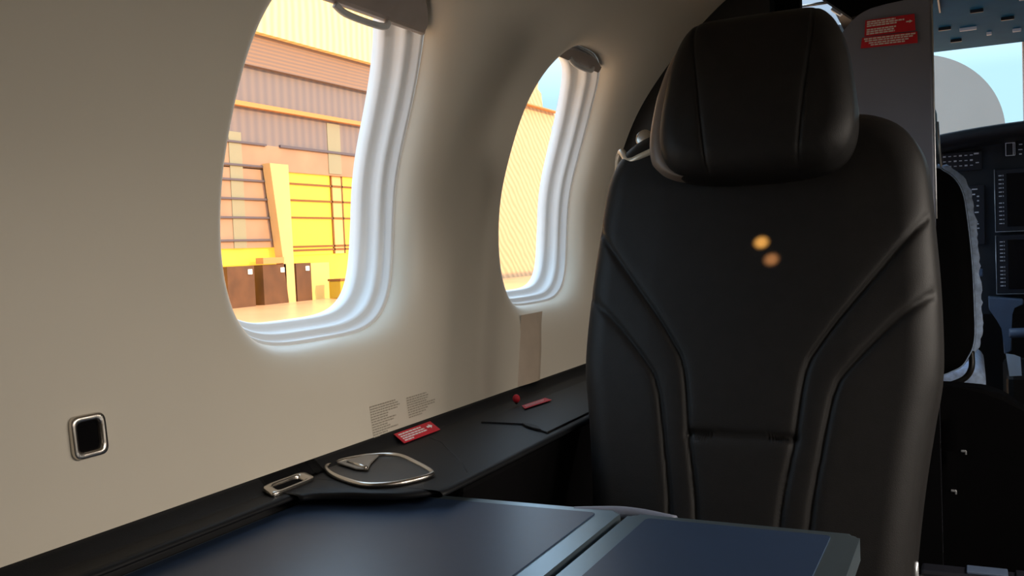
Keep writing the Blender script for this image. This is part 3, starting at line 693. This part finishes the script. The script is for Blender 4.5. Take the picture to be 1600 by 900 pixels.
# low divider and dark cabinet at the cockpit entrance, low right
dv = thing('low_divider', 'low charcoal divider with a blue-grey reflection painted on top, bottom right across the aisle', 'divider', (.15, 1.73, FLOOR))
off(box('front_panel', (.16, 1.725, -.7145), (.50, .045, .271), 'bezel', bev=.005), dv)
off(box('top_patch', (.012, 1.727, -.577), (.062, .034, .005), 'console', bev=.0015), dv)  # blue-grey colour stands in for a reflection on the divider top
off(box('top_patch', (.085, 1.727, -.577), (.060, .034, .005), 'bezel', bev=.0015), dv)
mound = tag(prism('cockpit_sidewall_cabinet', [(-.115, 1.93, FLOOR + .002), (.42, 1.93, FLOOR + .002), (.42, 1.93, -.48), (.14, 1.93, -.385), (.09, 1.93, -.345), (.05, 1.93, -.312), (.02, 1.93, -.300), (-.03, 1.93, -.297), (-.115, 1.93, -.292)], (0, .07, 0), 'black_deep', bev=.010), 'low dark rounded cabinet at the cockpit entrance, right of the seat', 'cabinet')

# ------------------------------------------------------------------ OUTSIDE: apron, terminal hangar 33 m to port, far clad hall, arch hangar ahead
G = -2.4; D = -33.4
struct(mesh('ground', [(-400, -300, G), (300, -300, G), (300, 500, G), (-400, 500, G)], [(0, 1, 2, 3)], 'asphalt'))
hg = thing('terminal_building', 'large orange-lit terminal building with canopy, beyond the apron outside the near window', 'building', (D - 5, 42, G))
def fac(name, y0, y1, z0, z1, m, dx=0., t=.4, parent=hg, zl=None):
    return off(box(name, (D + dx - t / 2, (y0 + y1) / 2, (z0 + z1) / 2), (t, y1 - y0, z1 - z0), m), parent)
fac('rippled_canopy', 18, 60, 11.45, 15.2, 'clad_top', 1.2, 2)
fac('upper_fascia', 18, 60, 9.8, 11.45, 'fascia', .8, 1.4)
fac('grey_wall', 18, 60, 7.9, 9.8, 'wallgrey', .5, 1)
fac('orange_trim', 18, 60, 7.72, 7.95, 'orange_line', .62, .5)
fac('panel_wall', 18, 60, 5.9, 7.72, 'wallgrey', .3, 1)
fac('peach_wall', 18, 60, 4.6, 5.9, 'wallpeach', .3, 1)
fac('left_bay', 33, 39.4, .55, 4.65, 'wallpeach', .3, 1)
fac('left_strip_pane', 35.6, 36.5, .55, 6.4, 'pale_pane', .34, .3)
fac('right_strip_pane', 43.6, 44.8, 4.7, 7.6, 'pale_pane', .34, .3)
fac('sun_glow_window', 39.3, 60, .1, 4.75, 'sun_glow_glass', .1, .3)
fac('sun_glow_window', 18, 39.0, -.3, .62, 'sun_glow_glass', .1, .3)
fac('lower_wall', 18, 60, G, .15, 'sun_glow_glass', 0, .3)
for k, z in enumerate((4.0, 3.1, 2.15, .55, .35)):
    fac('mullion', 39.35, 60, z - .055, z + .055, 'mullion', .2, .15)
for z in (5.9, 4.75, 4.0, 3.05, 2.1, .95):
    fac('mullion', 33, 38.3, z - .05, z + .05, 'mullion_grey', .42, .15)
fac('mullion', 39.4, 60, 5.87, 6.0, 'mullion_grey', .42, .15)
for y in (43.9, 44.9): fac('mullion', y, y + .1, .1, 4.75, 'mullion', .2, .15)
fac('amber_curtain', 43.95, 45.0, .1, 4.75, 'pillar', .16, .1)
off(prism('raking_pillar', [(D + .9, 37.9, 4.9), (D + .9, 39.35, 4.9), (D + .9, 39.42, G), (D + .9, 38.85, G)], (-.5, 0, 0), 'pillar'), hg)
for a_, b_ in ((34.4, 36.3), (36.95, 38.75), (39.55, 40.8)):
    d_ = fac('door_block', a_, b_, G, -.35, 'door_dark', .9, .8)
    ln = off(box('lit_sign', (D + .95, b_ - .35, -.65), (.06, .25, .25), 'white_light'), hg)
fac('pale_door', 40.9, 42.55, G, -.38, 'pale_panel', .8, .5)
fac('canopy_beam', 36.9, 38.5, -.3, .02, 'orange_line', 1, .5)
bn = thing('yellow_equipment_bin', 'small yellow equipment bin on the apron by the terminal doors', 'bin', (D + 2.0, 42.6, G))
off(box('bin_body', (D + 2.0, 41.2 + .55, -1.9), (.8, .72, .95), 'bin', bev=.04), bn)
off(box('bin_lid', (D + 2.0, 41.2 + .55, -1.36), (.9, .8, .12), 'mullion', bev=.03), bn)
# far clad hall with a stepped forward edge
fh_ = thing('clad_hall', 'tall hall in rippled orange cladding outside the far window, sky behind its stepped edge', 'building', (D - 6, 68, G))
P = [(61, G), (72.9, G), (73.6, 2.2), (74.0, 4.5), (74.6, 5.2), (75.6, 7.0), (76.6, 10.6), (77.4, 11.2), (77.4, 11.9), (74.8, 12.1), (74.6, 13.3), (73.9, 13.6), (74.1, 14.4), (73.4, 14.9), (73.4, 16.0), (61, 16.0)]
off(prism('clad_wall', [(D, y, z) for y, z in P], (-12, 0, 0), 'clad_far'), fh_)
off(box('roof_beam', (D + .3, 73.4, 11.9), (.5, 7.5, .10), 'orange_line'), fh_)
# arch hangar
ar = thing('arch_hangar', 'grey round-roofed hangar seen through the windshield', 'hangar', (-3.1, 60, G))
cx0, cz0, r0 = -3.05, 5.45, 4.85
A = [(cx0 + r0 * math.cos(t), 60, cz0 + r0 * math.sin(t)) for t in np.linspace(0, math.pi, 48)]
off(prism('shell', [(cx0 + r0, 60, G)] + A + [(cx0 - r0, 60, G)], (0, 24, 0), 'arch'), ar)
off(box('gate_panel', (cx0, 59.95, -.4), (6, .12, 4), 'mullion_grey'), ar)
